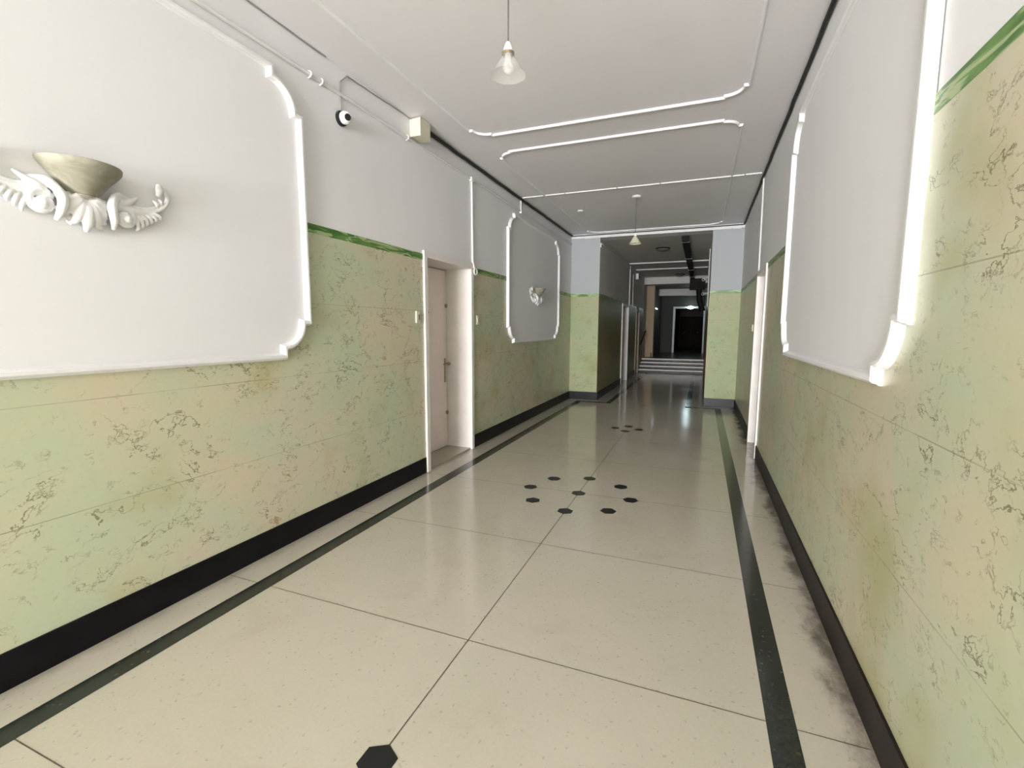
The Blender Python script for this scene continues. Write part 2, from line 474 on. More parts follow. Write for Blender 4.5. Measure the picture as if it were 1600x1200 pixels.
# ------------------------------------------------------------------ ceilings and beams
bm = bmesh.new()
box(bm, XL - 0.4, XR + 0.4, YB - 0.25, YP + 0.35, ZC, ZC + 0.15, 0)
box(bm, XNL, XNR, YP, YP + 0.34, ZN - 0.005, ZC, 0)                 # shallow downstand over the passage mouth
box(bm, XL, XNL, YP, YP + 0.1, ZN, ZC, 0); box(bm, XNR, XR, YP, YP + 0.1, ZN, ZC, 0)
struct('ceiling', bm, [CEIL])
bm = bmesh.new()
box(bm, XL - 0.4, XR + 0.4, YP + 0.34, 18.0, ZN, ZN + 0.15, 0)
box(bm, XL - 0.4, XR + 0.4, 18.0, YE + 0.2, 3.0, 3.2, 1)
box(bm, XNL, XNR, 17.0, 17.5, 2.92, ZN, 0)
box(bm, -1.66, XNR, 20.2, 20.45, 2.74, 3.0, 0)
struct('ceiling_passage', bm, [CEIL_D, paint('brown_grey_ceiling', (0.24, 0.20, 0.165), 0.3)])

# ------------------------------------------------------------------ skirtings
def skirt(name, x0, x1, y0, y1, m=BASE, z0=0.0, h=ZSK):
    bm = bmesh.new(); box(bm, x0, x1, y0, y1, z0, z0 + h, 0, 0.003); return struct(name, bm, m)
skirt('baseboard_left', XL, XL + 0.014, YB, DL0 - 0.06); skirt('baseboard_left_far', XL, XL + 0.014, DL1 + 0.06, YP)
skirt('baseboard_right', XR - 0.014, XR, YB, DR0 - 0.05, BASE_B); skirt('baseboard_right_far', XR - 0.014, XR, DR1 + 0.05, YP, BASE_B)
skirt('baseboard_pier_left', XL + 0.014, XNL + 0.014, YP - 0.014, YP)
skirt('baseboard_pier_right', XNR - 0.012, XR - 0.014, YP - 0.014, YP)
skirt('baseboard_passage_left', XNL, XNL + 0.014, YP, D2[0] - 0.05)
skirt('baseboard_passage_left_middle', XNL, XNL + 0.014, D2[1] + 0.05, D3[0] - 0.05)
skirt('baseboard_passage_right', XNR - 0.012, XNR, YP, YS - 0.03)
skirt('baseboard_upper', -1.70, -1.648, 17.89, 21.58, BASE, ZU)

# ------------------------------------------------------------------ doors
def make_door_left():
    d = empty('door_1', (XL, (DL0 + DL1) / 2, 0), kind='structure')
    def W(x, y, z): return x - XL, y - (DL0 + DL1) / 2, z
    def bx(bm, x0, x1, y0, y1, z0, z1, bev=0.0):
        a = W(x0, y0, z0); b = W(x1, y1, z1); box(bm, a[0], b[0], a[1], b[1], a[2], b[2], 0, bev)
    bm = bmesh.new()
    bx(bm, XL - 0.33, XL + 0.022, DL0 - 0.045, DL0 + 0.012, 0, DLT + 0.05, 0.003)
    bx(bm, XL - 0.33, XL + 0.022, DL1 - 0.012, DL1 + 0.045, 0, DLT + 0.05, 0.003)
    bx(bm, XL - 0.33, XL + 0.022, DL0 + 0.012, DL1 - 0.012, DLT - 0.012, DLT + 0.05, 0.003)
    new_obj('door_frame', bm, FRAMEP, d)
    bm = bmesh.new(); bx(bm, XL - 0.345, XL - 0.302, DL0 + 0.013, DL1 - 0.020, 0.022, DLT - 0.02, 0.002)
    leaf = new_obj('door_leaf', bm, DOORP, d)
    bm = bmesh.new(); bx(bm, XL - 0.36, XL - 0.001, DL0 + 0.013, DL1 - 0.013, 0, 0.016)
    new_obj('threshold', bm, TERR, d)
    xs = XL - 0.302
    bm = bmesh.new(); bx(bm, xs, xs + 0.006, DL1 - 0.085, DL1 - 0.055, 0.78, 1.06, 0.002)
    c = W(xs + 0.006, DL1 - 0.07, 1.0)
    tube(bm, [c, (c[0] + 0.045, c[1], c[2])], 0.009, 12)
    tube(bm, [(c[0] + 0.042, c[1] + 0.01, c[2]), (c[0] + 0.045, c[1] - 0.02, c[2]), (c[0] + 0.042, c[1] - 0.10, c[2] - 0.004)], [0.010, 0.010, 0.008], 12)
    bmesh.ops.create_uvsphere(bm, u_segments=16, v_segments=10, radius=0.022, matrix=Matrix.Translation((c[0] + 0.05, c[1], c[2])))
    new_obj('door_handle', bm, BRASS, d, True)['label'] = 'dull brass handle on a long plate'
    for z in (1.66, 0.42):
        bm = bmesh.new()
        c = W(xs, DL1 - 0.035, z)
        tube(bm, [(c[0] + 0.0, c[1], c[2]), (c[0] + 0.012, c[1], c[2])], 0.022, 18)
        tube(bm, [(c[0] + 0.012, c[1], c[2]), (c[0] + 0.018, c[1], c[2])], 0.012, 14)
        new_obj('lock_cylinder', bm, BRASS, d, True)
    bm = bmesh.new(); c = W(xs, (DL0 + DL1) / 2 + 0.055, 1.575)
    tube(bm, [c, (c[0] + 0.006, c[1], c[2])], 0.012, 16)
    new_obj('peephole', bm, DARKM, d, True)
make_door_left()
def make_door(name, xf, sgn, y0, y1, zt, depth, mf, ml, z0=0.0):
    """door set in the wall whose face is at xf; sgn points into the wall"""
    d = empty(name, (xf, (y0 + y1) / 2, z0), kind='structure')
    yc = (y0 + y1) / 2
    def bx(bm, a, b, ya, yb, za, zb, bev=0.0):
        xa, xb = sorted((sgn * a, sgn * b)); box(bm, xa, xb, ya - yc, yb - yc, za - z0, zb - z0, 0, bev)
    bm = bmesh.new()
    bx(bm, -0.020, depth, y0 - 0.04, y0 + 0.012, z0, zt + 0.045, 0.003)
    bx(bm, -0.020, depth, y1 - 0.012, y1 + 0.04, z0, zt + 0.045, 0.003)
    bx(bm, -0.020, depth, y0 + 0.012, y1 - 0.012, zt - 0.012, zt + 0.045, 0.003)
    new_obj('door_frame', bm, mf, d)
    bm = bmesh.new(); bx(bm, depth - 0.03, depth + 0.012, y0 + 0.013, y1 - 0.013, z0 + 0.012, zt - 0.013, 0.002)
    new_obj('door_leaf', bm, ml, d)
    bm = bmesh.new()
    c = Vector((sgn * (depth - 0.03), y1 - 0.09 - yc, 1.0 - z0))
    tube(bm, [c, c - Vector((sgn * 0.045, 0, 0))], 0.009, 10)
    tube(bm, [c - Vector((sgn * 0.043, 0, 0)), c - Vector((sgn * 0.043, 0.10, 0))], 0.009, 10)
    new_obj('door_handle', bm, BRASS, d, True)
make_door('door_2', XR, 1, DR0, DR1, DRT, 0.30, FRAMEP, DOORP)
make_door('door_3', XNL, -1, D2[0], D2[1], 2.0, 0.22, FRAMEP, DOORP)
make_door('door_4', XNL, -1, D3[0], D3[1], 1.95, 0.20, plain('worn_tan_frame', (0.45, 0.38, 0.28), 0.5), DOORP)
# far dark double door
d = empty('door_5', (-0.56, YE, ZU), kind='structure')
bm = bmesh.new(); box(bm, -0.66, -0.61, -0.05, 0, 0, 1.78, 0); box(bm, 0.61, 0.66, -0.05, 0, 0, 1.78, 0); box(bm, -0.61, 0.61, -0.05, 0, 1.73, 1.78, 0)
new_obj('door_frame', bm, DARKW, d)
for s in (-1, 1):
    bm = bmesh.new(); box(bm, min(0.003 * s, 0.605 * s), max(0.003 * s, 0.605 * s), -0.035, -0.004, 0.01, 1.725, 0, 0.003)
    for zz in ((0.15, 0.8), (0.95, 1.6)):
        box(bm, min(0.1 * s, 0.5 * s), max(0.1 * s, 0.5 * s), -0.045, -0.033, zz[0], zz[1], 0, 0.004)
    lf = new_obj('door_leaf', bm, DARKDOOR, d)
    bm = bmesh.new(); bmesh.ops.create_uvsphere(bm, u_segments=12, v_segments=8, radius=0.035, matrix=Matrix.Translation((s * 0.36, -0.075, 0.82)))
    tube(bm, [(s * 0.36, -0.03, 0.82), (s * 0.36, -0.07, 0.82)], 0.014, 10)
    new_obj('knob', bm, BRASS, d, True)
# lit portal frame on the upper passage
bm = bmesh.new()
box(bm, -1.16, -1.08, 21.5, 21.82, ZU, 2.30, 0, 0.004); box(bm, XNR - 0.06, XNR - 0.001, 21.5, 21.82, ZU, 2.30, 0, 0.004)
box(bm, -1.16, XNR - 0.001, 21.5, 21.82, 2.28, 2.36, 0, 0.004)
struct('trim_portal', bm, plain('pale_portal_frame', (0.62, 0.66, 0.66), 0.5))

# ------------------------------------------------------------------ moulded wall panels
def wall_panel(x, sgn, yc, label, group='moulded white wall panels'):
    """sgn: +1 panel on the left wall (faces +x), -1 on the right wall"""
    zc = 2.078; hy, hz = 1.205, 0.855
    t = empty('wall_panel', (x, yc, zc), label, 'wall panel', group)
    out = frame_outline(-hy, hy, -hz, hz)
    bm = bmesh.new()
    front = [bm.verts.new((sgn * 0.009, a, b)) for a, b in out]
    back = [bm.verts.new((sgn * 0.0, a, b)) for a, b in out]
    bm.faces.new(front); bm.faces.new(list(reversed(back)))
    n = len(out)
    for i in range(n): bm.faces.new((front[i], back[i], back[(i + 1) % n], front[(i + 1) % n]))
    bmesh.ops.recalc_face_normals(bm, faces=bm.faces)
    new_obj('panel_face', bm, PANEL, t)
    bm = bmesh.new()
    sweep(bm, out, lambda a, b, h: (sgn * (0.004 + h), a, b), 0.022, 0.036)
    new_obj('moulding', bm, MOULD, t)
    return t
wall_panel(XL, 1, 1.245, 'large white moulded panel with stepped corners on left wall, nearest one holding the sconce')
wall_panel(XL, 1, 7.165, 'smaller-looking far white moulded panel on left wall between the door and the pier')
wall_panel(XR, -1, 3.068, 'tall white moulded panel with no sconce on the green right wall')

# ------------------------------------------------------------------ ceiling mouldings
def ceiling_frame(y0, y1, label):
    t = empty('ceiling_moulding', (CX, (y0 + y1) / 2, ZC), label, 'ceiling moulding', 'ceiling frame mouldings')
    hx, hy = 1.168, (y1 - y0) / 2
    bm = bmesh.new()
    sweep(bm, frame_outline(-hx, hx, -hy, hy, 0.03, 0.03, 0.13), lambda a, b, h: (a, b, -h), 0.012, 0.018)
    o = new_obj('moulding', bm, MOULD, t)
ceiling_frame(0.19, 4.31, 'thin white stepped-corner frame on the ceiling around the nearer pendant lamp')
ceiling_frame(4.75, 9.16, 'thin white stepped-corner frame on the ceiling around the farther pendant lamp')
def conduit(name, pts, rad, mat, label, cat, group=None, seg=8):
    bm = bmesh.new(); tube(bm, pts, rad, seg)
    o = new_obj(name, bm, mat, None, True); tag(o, label, cat, group); return o
bm = bmesh.new(); random.seed(4)
x = XL + 0.04; 
while x < XR - 0.05:
    x2 = min(x + random.uniform(0.5, 1.0), XR - 0.03); w = random.uniform(-0.003, 0.003)
    box(bm, x, x2 - 0.012, 6.43 + w, 6.452 + w, ZC - 0.013, ZC, 0, 0.003); x = x2
tag(new_obj('cable_trunking', bm, WPLAS), 'thin white cable trunking crossing the hall ceiling wall to wall', 'cable trunking')
bm = bmesh.new(); x = XNL - 0.3; random.seed(8)
while x < XR - 0.05:
    x2 = min(x + random.uniform(0.4, 0.9), XR - 0.03)
    box(bm, x, x2 - 0.02, YP - 0.022, YP - 0.001, ZN - 0.012, ZN + 0.010, 0, 0.003); x = x2
tag(new_obj('cable_trunking', bm, WPLAS), 'broken thin white trunking along the lintel above the dark passage mouth', 'cable trunking')

# ------------------------------------------------------------------ cables along the ceiling edges
def wavy(p0, p1, n, amp, seed):
    rnd = random.Random(seed); p0, p1 = Vector(p0), Vector(p1); out = []
    for i in range(n + 1):
        p = p0.lerp(p1, i / n)
        out.append((p.x + rnd.uniform(-amp, amp), p.y, p.z + rnd.uniform(-amp, amp)))
    return out
conduit('cable_bundle', wavy((XL + 0.020, 3.85, ZC - 0.022), (XL + 0.020, YP - 0.03, ZC - 0.022), 30, 0.003, 1), 0.017, CABLE,
        'thick dark cable bundle along left ceiling edge from the cream junction box to the pier', 'cable')
conduit('cable_bundle', wavy((XR - 0.018, 0.2, ZC - 0.020), (XR - 0.018, YP - 0.03, ZC - 0.020), 44, 0.004, 2), 0.014, CABLE,
        'dark cable running the whole length of the right ceiling edge', 'cable')
conduit('cable_bundle', wavy((XL + 0.03, YP - 0.02, ZC - 0.026), (XR - 0.03, YP - 0.02, ZC - 0.026), 26, 0.002, 3), 0.009, CABLE,
        'thin dark cable crossing above the passage mouth between the two piers', 'cable')
pts = wavy((XL + 0.008, 2.86, ZC - 0.035), (XL + 0.008, 3.62, ZC - 0.006), 12, 0.002, 5)
pts[0] = (XL + 0.006, 2.85, 3.12)
pts = [(XL + 0.006, 2.85, 2.93), (XL + 0.006, 2.85, 3.03)] + pts + [(XL + 0.02, 3.70, ZC - 0.02)]
conduit('camera_cable', pts, 0.0045, GREYW, 'thin grey cable sagging from the dome camera up to the cream junction box', 'cable')
conduit('ceiling_edge_cable', wavy((XL + 0.006, 0.9, ZC - 0.004), (XL + 0.006, 2.72, ZC - 0.004), 16, 0.0025, 6), 0.0045, GREYW,
        'loose thin grey cable tucked into the left ceiling edge above the near sconce panel', 'cable')
# painted pipe along the left wall with clips
z = 3.035
conduit('wall_pipe', [(XL + 0.011, YB + 0.02, z)] + wavy((XL + 0.011, 1.5, z), (XL + 0.011, YP - 0.02, z + 0.01), 16, 0.002, 7), 0.012, TUBEP,
        'long painted pipe running level just below the left ceiling edge', 'pipe')
def clip(y, z, x=XL, s=1.0, sgn=1, label=None):
    bm = bmesh.new()
    pts = [(x + sgn * 0.002, y, z + 0.024 * s)] + [(x + sgn * (0.006 + 0.024 * s * math.sin(q)), y, z + 0.020 * s * math.cos(q)) for q in [PI * k / 8 for k in range(9)]] + [(x + sgn * 0.002, y, z - 0.024 * s)]
    tube(bm, pts, 0.005 * s, 6)
    o = new_obj('pipe_clip', bm, WPLAS, None, True)
    tag(o, label, 'clip', 'pipe clips on the left wall pipe'); return o
clip(2.56, z, label='nearest white pipe clip on the left wall, just right of the near panel')
clip(2.66, z, label='second white pipe clip just beyond the nearest one on left wall pipe')
clip(3.66, z, label='white pipe clip under the cream junction box on left wall pipe')
def elbow(y, z, label):
    bm = bmesh.new(); box(bm, 0, 0.034, -0.034, 0.034, -0.022, 0.022, 0, 0.006)
    o = new_obj('pipe_elbow', bm, WPLAS, None); o.location = (XL, y, z)
    tag(o, label, 'pipe elbow', 'white pipe elbows on the left wall'); return o
elbow(4.90, 3.035, 'white pipe elbow on left wall pipe straight above the door edge')
elbow(6.45, 3.030, 'white pipe elbow on left wall pipe in front of the far panel')
conduit('drop_conduit', [(XL + 0.012, 4.905, 3.015), (XL + 0.012, 4.915, 2.14)], 0.011, WPLAS,
        'thin white vertical conduit dropping to the top right corner of the left door', 'conduit')
bm = bmesh.new()
c = Vector((XL + 0.030, 4.955, 2.045))
tube(bm, [c + Vector((0, 0.036 * math.cos(q), 0.036 * math.sin(q))) for q in [2 * PI * k / 20 for k in range(21)]], 0.008, 8)
tube(bm, [(XL + 0.018, 4.917, 2.14), (XL + 0.024, 4.925, 2.08)], 0.009, 8)
tag(new_obj('cable_loop', bm, WPLAS, None, True), 'small white ring of cable at the top right corner of the left door', 'cable')
conduit('drop_conduit', [(XL + 0.012, 6.45, 3.20), (XL + 0.012, 6.45, 3.045)], 0.009, WPLAS,
        'very short white vertical conduit from the dark cable down to the wall pipe', 'conduit')
conduit('drop_conduit', [(XR - 0.008, 6.58, ZC - 0.02), (XR - 0.008, 6.50, 2.10)], 0.009, WPLAS,
        'thin white conduit down the right wall to the far door corner', 'conduit')

# junction box
t = empty('junction_box', (XL, 3.80, 3.137), 'cream plastic junction box high on the left wall at the ceiling', 'junction box')
bm = bmesh.new(); box(bm, 0, 0.10, -0.080, 0.080, -0.075, 0.075, 0, 0.006); new_obj('box_body', bm, BOXC, t)
bm = bmesh.new(); box(bm, 0.10, 0.112, -0.083, 0.083, -0.078, 0.078, 0, 0.004); new_obj('box_lid', bm, BOXC, t)
# dome camera
t = empty('dome_camera', (XL, 2.85, 2.875), 'white ball security camera with black ring on the upper left wall', 'security camera')
bm = bmesh.new()
ax = Vector((1, 0, 0))
def lathe_x(bm, prof, seg=28):
    k0 = len(bm.verts); lathe(bm, prof, seg); bm.verts.ensure_lookup_table()
    for v in list(bm.verts)[k0:]: v.co = Vector((v.co.z, v.co.y, -v.co.x))
lathe_x(bm, [(0, 0), (0.050, 0.0), (0.052, 0.006), (0.050, 0.020), (0.044, 0.024), (0, 0.024)]); new_obj('camera_base', bm, BLACKP, t, True)
bm = bmesh.new(); bmesh.ops.create_uvsphere(bm, u_segments=28, v_segments=18, radius=0.044, matrix=Matrix.Translation((0.044, 0, 0)))
ball = new_obj('camera_ball', bm, WPLAS, t, True)
look = (Vector((0, 0, 1.4)) - Vector((XL + 0.044, 2.85, 2.875))).normalized()
look = (look + Vector((0.55, 0.15, 0.15))).normalized()
q = look.to_track_quat('Z', 'Y').to_matrix().to_4x4()
bm = bmesh.new()
lathe(bm, [(0.0, 0.0445), (0.010, 0.0455), (0.021, 0.0445), (0.023, 0.040), (0.022, 0.036)], 24)
bmesh.ops.transform(bm, matrix=Matrix.Translation((0.044, 0, 0)) @ q, verts=bm.verts)
new_obj('lens', bm, BLACKP, t, True)

# ------------------------------------------------------------------ switch plates
def plate(y, z, x, sgn, label, w=0.062, h=0.11):
    t = empty('switch_plate', (x, y, z), label, 'bell switch')
    bm = bmesh.new(); a, b = sorted((0, sgn * 0.016)); box(bm, a, b, -w / 2, w / 2, -h / 2, h / 2, 0, 0.006)
    new_obj('plate', bm, BOXC, t)
    bm = bmesh.new(); a, b = sorted((sgn * 0.016, sgn * 0.022)); box(bm, a, b, -0.011, 0.011, -0.024, 0.024, 0, 0.003)
    new_obj('push_button', bm, plain('brown_button', (0.25, 0.2, 0.15), 0.4), t)['label'] = 'small brown button'
plate(3.775, 1.505, XL + 0.004, 1, 'ivory bell switch plate on green wall left of the near door')
plate(5.04, 1.50, XL + 0.004, 1, 'ivory bell switch plate on green wall right of the near door')
plate(6.80, 1.42, XR - 0.004, -1, 'small ivory switch plate beyond the right wall door', 0.05, 0.09)

# ------------------------------------------------------------------ sconces
def make_sconce(loc, label):
    t = empty('wall_sconce', loc, label, 'wall sconce', 'plaster wall sconces')
    # local axes: x out of the wall, y along the wall, z up
    bm = bmesh.new()
    prof = [(0.050, 0.0), (0.062, 0.012), (0.085, 0.034), (0.112, 0.062), (0.135, 0.082), (0.147, 0.094), (0.153, 0.102), (0.155, 0.112), (0.153, 0.116),
            (0.148, 0.113), (0.130, 0.090), (0.106, 0.066), (0.080, 0.040), (0.050, 0.014), (0.0, 0.010)]
    lathe(bm, [(r_ * 0.93, z_ * 1.12) for r_, z_ in prof], 36, (0.004, 0, -0.006), -PI / 2, PI / 2)
    new_obj('alabaster_bowl', bm, ALAB, t, True)['label'] = 'beige alabaster half bowl'
    bm = bmesh.new(); lathe(bm, [(0.0, -0.006), (0.046, -0.004), (0.056, 0.002), (0.060, 0.010), (0.056, 0.014), (0.0, 0.016)], 28, (0.004, 0, -0.014), -PI / 2, PI / 2)
    new_obj('bowl_cup', bm, plain('satin_cup', (0.62, 0.60, 0.55), 0.25, 0.6), t, True)
    sq = ((1, 0, 0), 0.6)
    def leaf(bm, y0, z0, y1, z1, w, bend, h=0.022):
        """a raised lobe from (y0,z0) to its tip (y1,z1)"""
        a, b = Vector((y0, z0)), Vector((y1, z1)); d = b - a; nrm = Vector((-d.y, d.x)).normalized()
        pts, rr = [], []
        for k in range(9):
            u = k / 8; p = a + d * u + nrm * bend * math.sin(PI * u)
            pts.append((0.006 + h * (0.35 + 0.9 * math.sin(PI * min(u * 0.9 + 0.1, 1))), p.x, p.y))
            rr.append(max(w * (math.sin(PI * (0.12 + 0.80 * u)) ** 0.8), 0.003))
        tube(bm, pts, rr, 8, True, 0, sq)
    def scroll(bm, cy, cz, r0, turns, start, sg, w0, w1, h0=0.02, h1=0.04):
        pts, rr = [], []; N = 30
        for k in range(N + 1):
            u = k / N; a = start + sg * 2 * PI * turns * u; r_ = r0 * (1 - 0.80 * u)
            pts.append((h0 + (h1 - h0) * u, cy + r_ * math.cos(a), cz + r_ * math.sin(a)))
            rr.append(w0 + (w1 - w0) * u)
        tube(bm, pts, rr, 8, True, 0, ((1, 0, 0), 0.8))
    def plaster(name, bm):
        o = new_obj(name, bm, PLASTER, t, True)
        m = o.modifiers.new('remesh', 'REMESH'); m.mode = 'VOXEL'; m.voxel_size = 0.0026; m.use_smooth_shade = True
        m = o.modifiers.new('smooth', 'SMOOTH'); m.factor = 0.5; m.iterations = 3
    def run(bm, pts, rr, fl=0.7):
        """smooth flattened bar through (h, y, z) control points"""
        P_ = [Vector(p) for p in pts]; out, ro = [], []
        for i in range(len(P_) - 1):
            p0, p1, p2, p3 = P_[max(i - 1, 0)], P_[i], P_[i + 1], P_[min(i + 2, len(P_) - 1)]
            for k in range(6):
                u = k / 6
                out.append(0.5 * ((2 * p1) + (p2 - p0) * u + (2 * p0 - 5 * p1 + 4 * p2 - p3) * u * u + (3 * p1 - p0 - 3 * p2 + p3) * u ** 3))
                ro.append(rr[i] * (1 - u) + rr[i + 1] * u)
        out.append(P_[-1]); ro.append(rr[-1])
        tube(bm, out, ro, 10, True, 0, ((1, 0, 0), fl))
    for s in (-1, 1):
        bm = bmesh.new()
        # volute
        scroll(bm, s * 0.142, -0.060, 0.050, 1.15, PI / 2 + s * 0.6, s * -1.0, 0.015, 0.014, 0.016, 0.040)
        bmesh.ops.create_uvsphere(bm, u_segments=16, v_segments=12, radius=0.024, matrix=Matrix.Translation((0.034, s * 0.146, -0.064)))
        # big leaf curling round the volute, with two inner ribs
        run(bm, [(0.012, s * 0.150, 0.018), (0.034, s * 0.108, 0.012), (0.050, s * 0.086, -0.030), (0.046, s * 0.092, -0.080), (0.020, s * 0.100, -0.118)],
            [0.008, 0.017, 0.021, 0.017, 0.008], 0.8)
        run(bm, [(0.010, s * 0.180, 0.030), (0.026, s * 0.130, 0.034), (0.036, s * 0.100, 0.014), (0.030, s * 0.078, -0.02)], [0.006, 0.012, 0.014, 0.006])
        run(bm, [(0.008, s * 0.215, 0.045), (0.018, s * 0.185, 0.022), (0.026, s * 0.150, 0.004), (0.02, s * 0.12, -0.01)], [0.005, 0.012, 0.014, 0.006])
        # body of the arm
        run(bm, [(0.010, s * 0.100, -0.030), (0.014, s * 0.170, -0.022), (0.014, s * 0.225, -0.020), (0.012, s * 0.275, -0.006), (0.012, s * 0.318, 0.022), (0.016, s * 0.342, 0.062), (0.024, s * 0.330, 0.100), (0.034, s * 0.300, 0.112)],
            [0.018, 0.022, 0.016, 0.011, 0.010, 0.012, 0.012, 0.008])
        run(bm, [(0.010, s * 0.17, 0.004), (0.012, s * 0.23, 0.000), (0.012, s * 0.285, 0.018), (0.014, s * 0.318, 0.050)], [0.008, 0.008, 0.006, 0.008], 0.8)
        # curled block at the tip
        run(bm, [(0.030, s * 0.300, 0.122), (0.036, s * 0.296, 0.096), (0.030, s * 0.294, 0.068)], [0.013, 0.018, 0.011], 0.7)
        # small leaves near the tip bend
        for yy, zz, y2, z2 in ((0.300, 0.020, 0.278, 0.048), (0.318, 0.036, 0.304, 0.060)):
            run(bm, [(0.010, s * yy, zz), (0.022, s * (yy + y2) / 2, (zz + z2) / 2), (0.012, s * y2, z2)], [0.006, 0.009, 0.005])
        # acanthus fringe fanning below the arm
        for i in range(6):
            y0_ = 0.172 + 0.017 * i; z0_ = -0.030 + 0.004 * i
            dy, dz_ = 0.030 + 0.003 * i, -0.074 + 0.0105 * i
            run(bm, [(0.010, s * y0_, z0_), (0.024, s * (y0_ + dy * 0.75), z0_ + dz_ * 0.45), (0.018, s * (y0_ + dy), z0_ + dz_ * 0.85), (0.008, s * (y0_ + dy * 0.8), z0_ + dz_)],
                [0.006, 0.0095, 0.009, 0.004])
        plaster('scroll_arm', bm)
    bm = bmesh.new()
    # fan shaped drop leaf below the cup
    for ang, ln, w in ((0.0, 0.150, 0.020), (0.36, 0.135, 0.018), (-0.36, 0.135, 0.018), (0.72, 0.118, 0.017), (-0.72, 0.118, 0.017), (1.08, 0.100, 0.015), (-1.08, 0.100, 0.015)):
        sy, cz = math.sin(ang), math.cos(ang)
        run(bm, [(0.016, 0, 0.006), (0.044, sy * ln * 0.35, -cz * ln * 0.35), (0.036, sy * ln * 0.72, -cz * ln * 0.72), (0.014, sy * ln * 0.93, -cz * ln * 0.97)],
            [0.018, w * 1.25, w * 1.15, w * 0.4], 0.6)
    for s in (-1, 1):
        for u in (0.45, 0.65, 0.82):
            run(bm, [(0.012, s * 0.05 * u, -0.13 * u), (0.018, s * (0.085 * (1.2 - u) + 0.02), -0.13 * u - 0.012), (0.008, s * (0.10 * (1.2 - u) + 0.022), -0.13 * u - 0.004)], [0.012, 0.011, 0.005])
    run(bm, [(0.012, -0.10, -0.012), (0.018, -0.04, -0.022), (0.018, 0.04, -0.022), (0.012, 0.10, -0.012)], [0.012, 0.030, 0.030, 0.012], 0.7)
    plaster('leaf_boss', bm)
    return t
s1 = make_sconce((XL + 0.009, 1.245, 1.945), 'white plaster scroll sconce with alabaster bowl on nearest left panel')
s2 = copy_tree(s1); s2.location = (XL + 0.009, 7.165, 1.905)
s2['label'] = 'small distant plaster scroll sconce centred on the far left panel'

# ------------------------------------------------------------------ pendants
def pendant(y, z_cap, shade_mat, label):
    t = empty('pendant_lamp', (CX, y, ZC), label, 'pendant lamp', 'hanging hall pendants')
    dz = z_cap - ZC
    bm = bmesh.new(); lathe(bm, [(0, 0), (0.060, 0), (0.062, -0.010), (0.052, -0.022), (0.012, -0.028), (0, -0.028)], 28)
    new_obj('ceiling_rose', bm, WPLAS, t, True)
    bm = bmesh.new(); tube(bm, [(0, 0, -0.02), (0.001, 0, dz / 2), (0, 0, dz + 0.005)], 0.0038, 8); new_obj('cord', bm, CORD, t, True)
    bm = bmesh.new(); lathe(bm, [(0, dz + 0.010), (0.008, dz + 0.008), (0.013, dz), (0.025, dz - 0.034), (0.025, dz - 0.038), (0, dz - 0.038)], 24)
    new_obj('lamp_cap', bm, WPLAS, t, True)
    bm = bmesh.new(); lathe(bm, [(0.022, dz - 0.036), (0.030, dz - 0.038), (0.030, dz - 0.048), (0.022, dz - 0.048)], 24)
    new_obj('collar', bm, BRASS, t, True)
    bm = bmesh.new()
    seg = 48; prof = [(0.026, -0.046), (0.034, -0.062), (0.046, -0.082), (0.058, -0.102), (0.071, -0.122), (0.086, -0.140)]
    lathe(bm, [(r_, dz + z_) for r_, z_ in prof] + [(r_ - 0.003, dz + z_) for r_, z_ in reversed(prof)], seg)
    for v in bm.verts:                       # gently fluted flared edge
        rr = math.hypot(v.co.x, v.co.y)
        if rr > 0.05:
            a = math.atan2(v.co.y, v.co.x); k = 1 + 0.03 * (rr - 0.05) / 0.036 * math.cos(8 * a)
            v.co.x *= k; v.co.y *= k
    new_obj('glass_shade', bm, shade_mat, t, True)
    bm = bmesh.new(); bmesh.ops.create_uvsphere(bm, u_segments=18, v_segments=12, radius=0.027, matrix=Matrix.Translation((0, 0, dz - 0.108)))
    tube(bm, [(0, 0, dz - 0.045), (0, 0, dz - 0.09)], [0.014, 0.020], 14); new_obj('bulb', bm, BULB, t, True)
pendant(2.243, 2.745, FROST, 'near pendant lamp with clear frosted glass shade hanging from the hall ceiling')
pendant(6.93, 2.722, FROST2, 'far pendant lamp with yellowish shade hanging before the dark passage')
bm = bmesh.new(); lathe(bm, [(0, 0), (0.045, 0), (0.045, -0.012), (0.036, -0.018), (0, -0.018)], 24)
o = new_obj('ceiling_cover', bm, WPLAS, None, True); o.location = (-1.83, 7.45, ZC); tag(o, 'small round white cover on the ceiling left of the far pendant', 'ceiling cover')

# flush ceiling lamps in the passage
def flush_lamp(y, label, x=-0.86):
    t = empty('ceiling_lamp', (x, y, ZN), label, 'ceiling lamp', 'unlit passage ceiling lamps')
    bm = bmesh.new(); lathe(bm, [(0, 0), (0.15, 0), (0.155, -0.012), (0.14, -0.02), (0, -0.02)], 32); new_obj('lamp_base', bm, DARKM, t, True)
    bm = bmesh.new(); lathe(bm, [(0.135, -0.02), (0.125, -0.045), (0.09, -0.065), (0, -0.075)], 32)
    new_obj('lamp_bowl', bm, plain('dusty_grey_glass', (0.13, 0.125, 0.11), 0.3), t, True)
flush_lamp(11.0, 'nearer dark round flush lamp on the passage ceiling')
flush_lamp(16.3, 'farther dark round flush lamp on the passage ceiling near the stairs', -0.72)
# passage beams of trunking
for y_, lab in ((13.2, 'pale trunking crossing the dark passage ceiling, nearer one'), (14.6, 'pale trunking crossing the dark passage ceiling, farther one')):
    bm = bmesh.new(); box(bm, XNL + 0.01, XNR - 0.02, y_ - 0.02, y_ + 0.02, ZN - 0.03, ZN, 0, 0.004)
    tag(new_obj('cable_trunking', bm, TUBEP), lab, 'cable trunking')
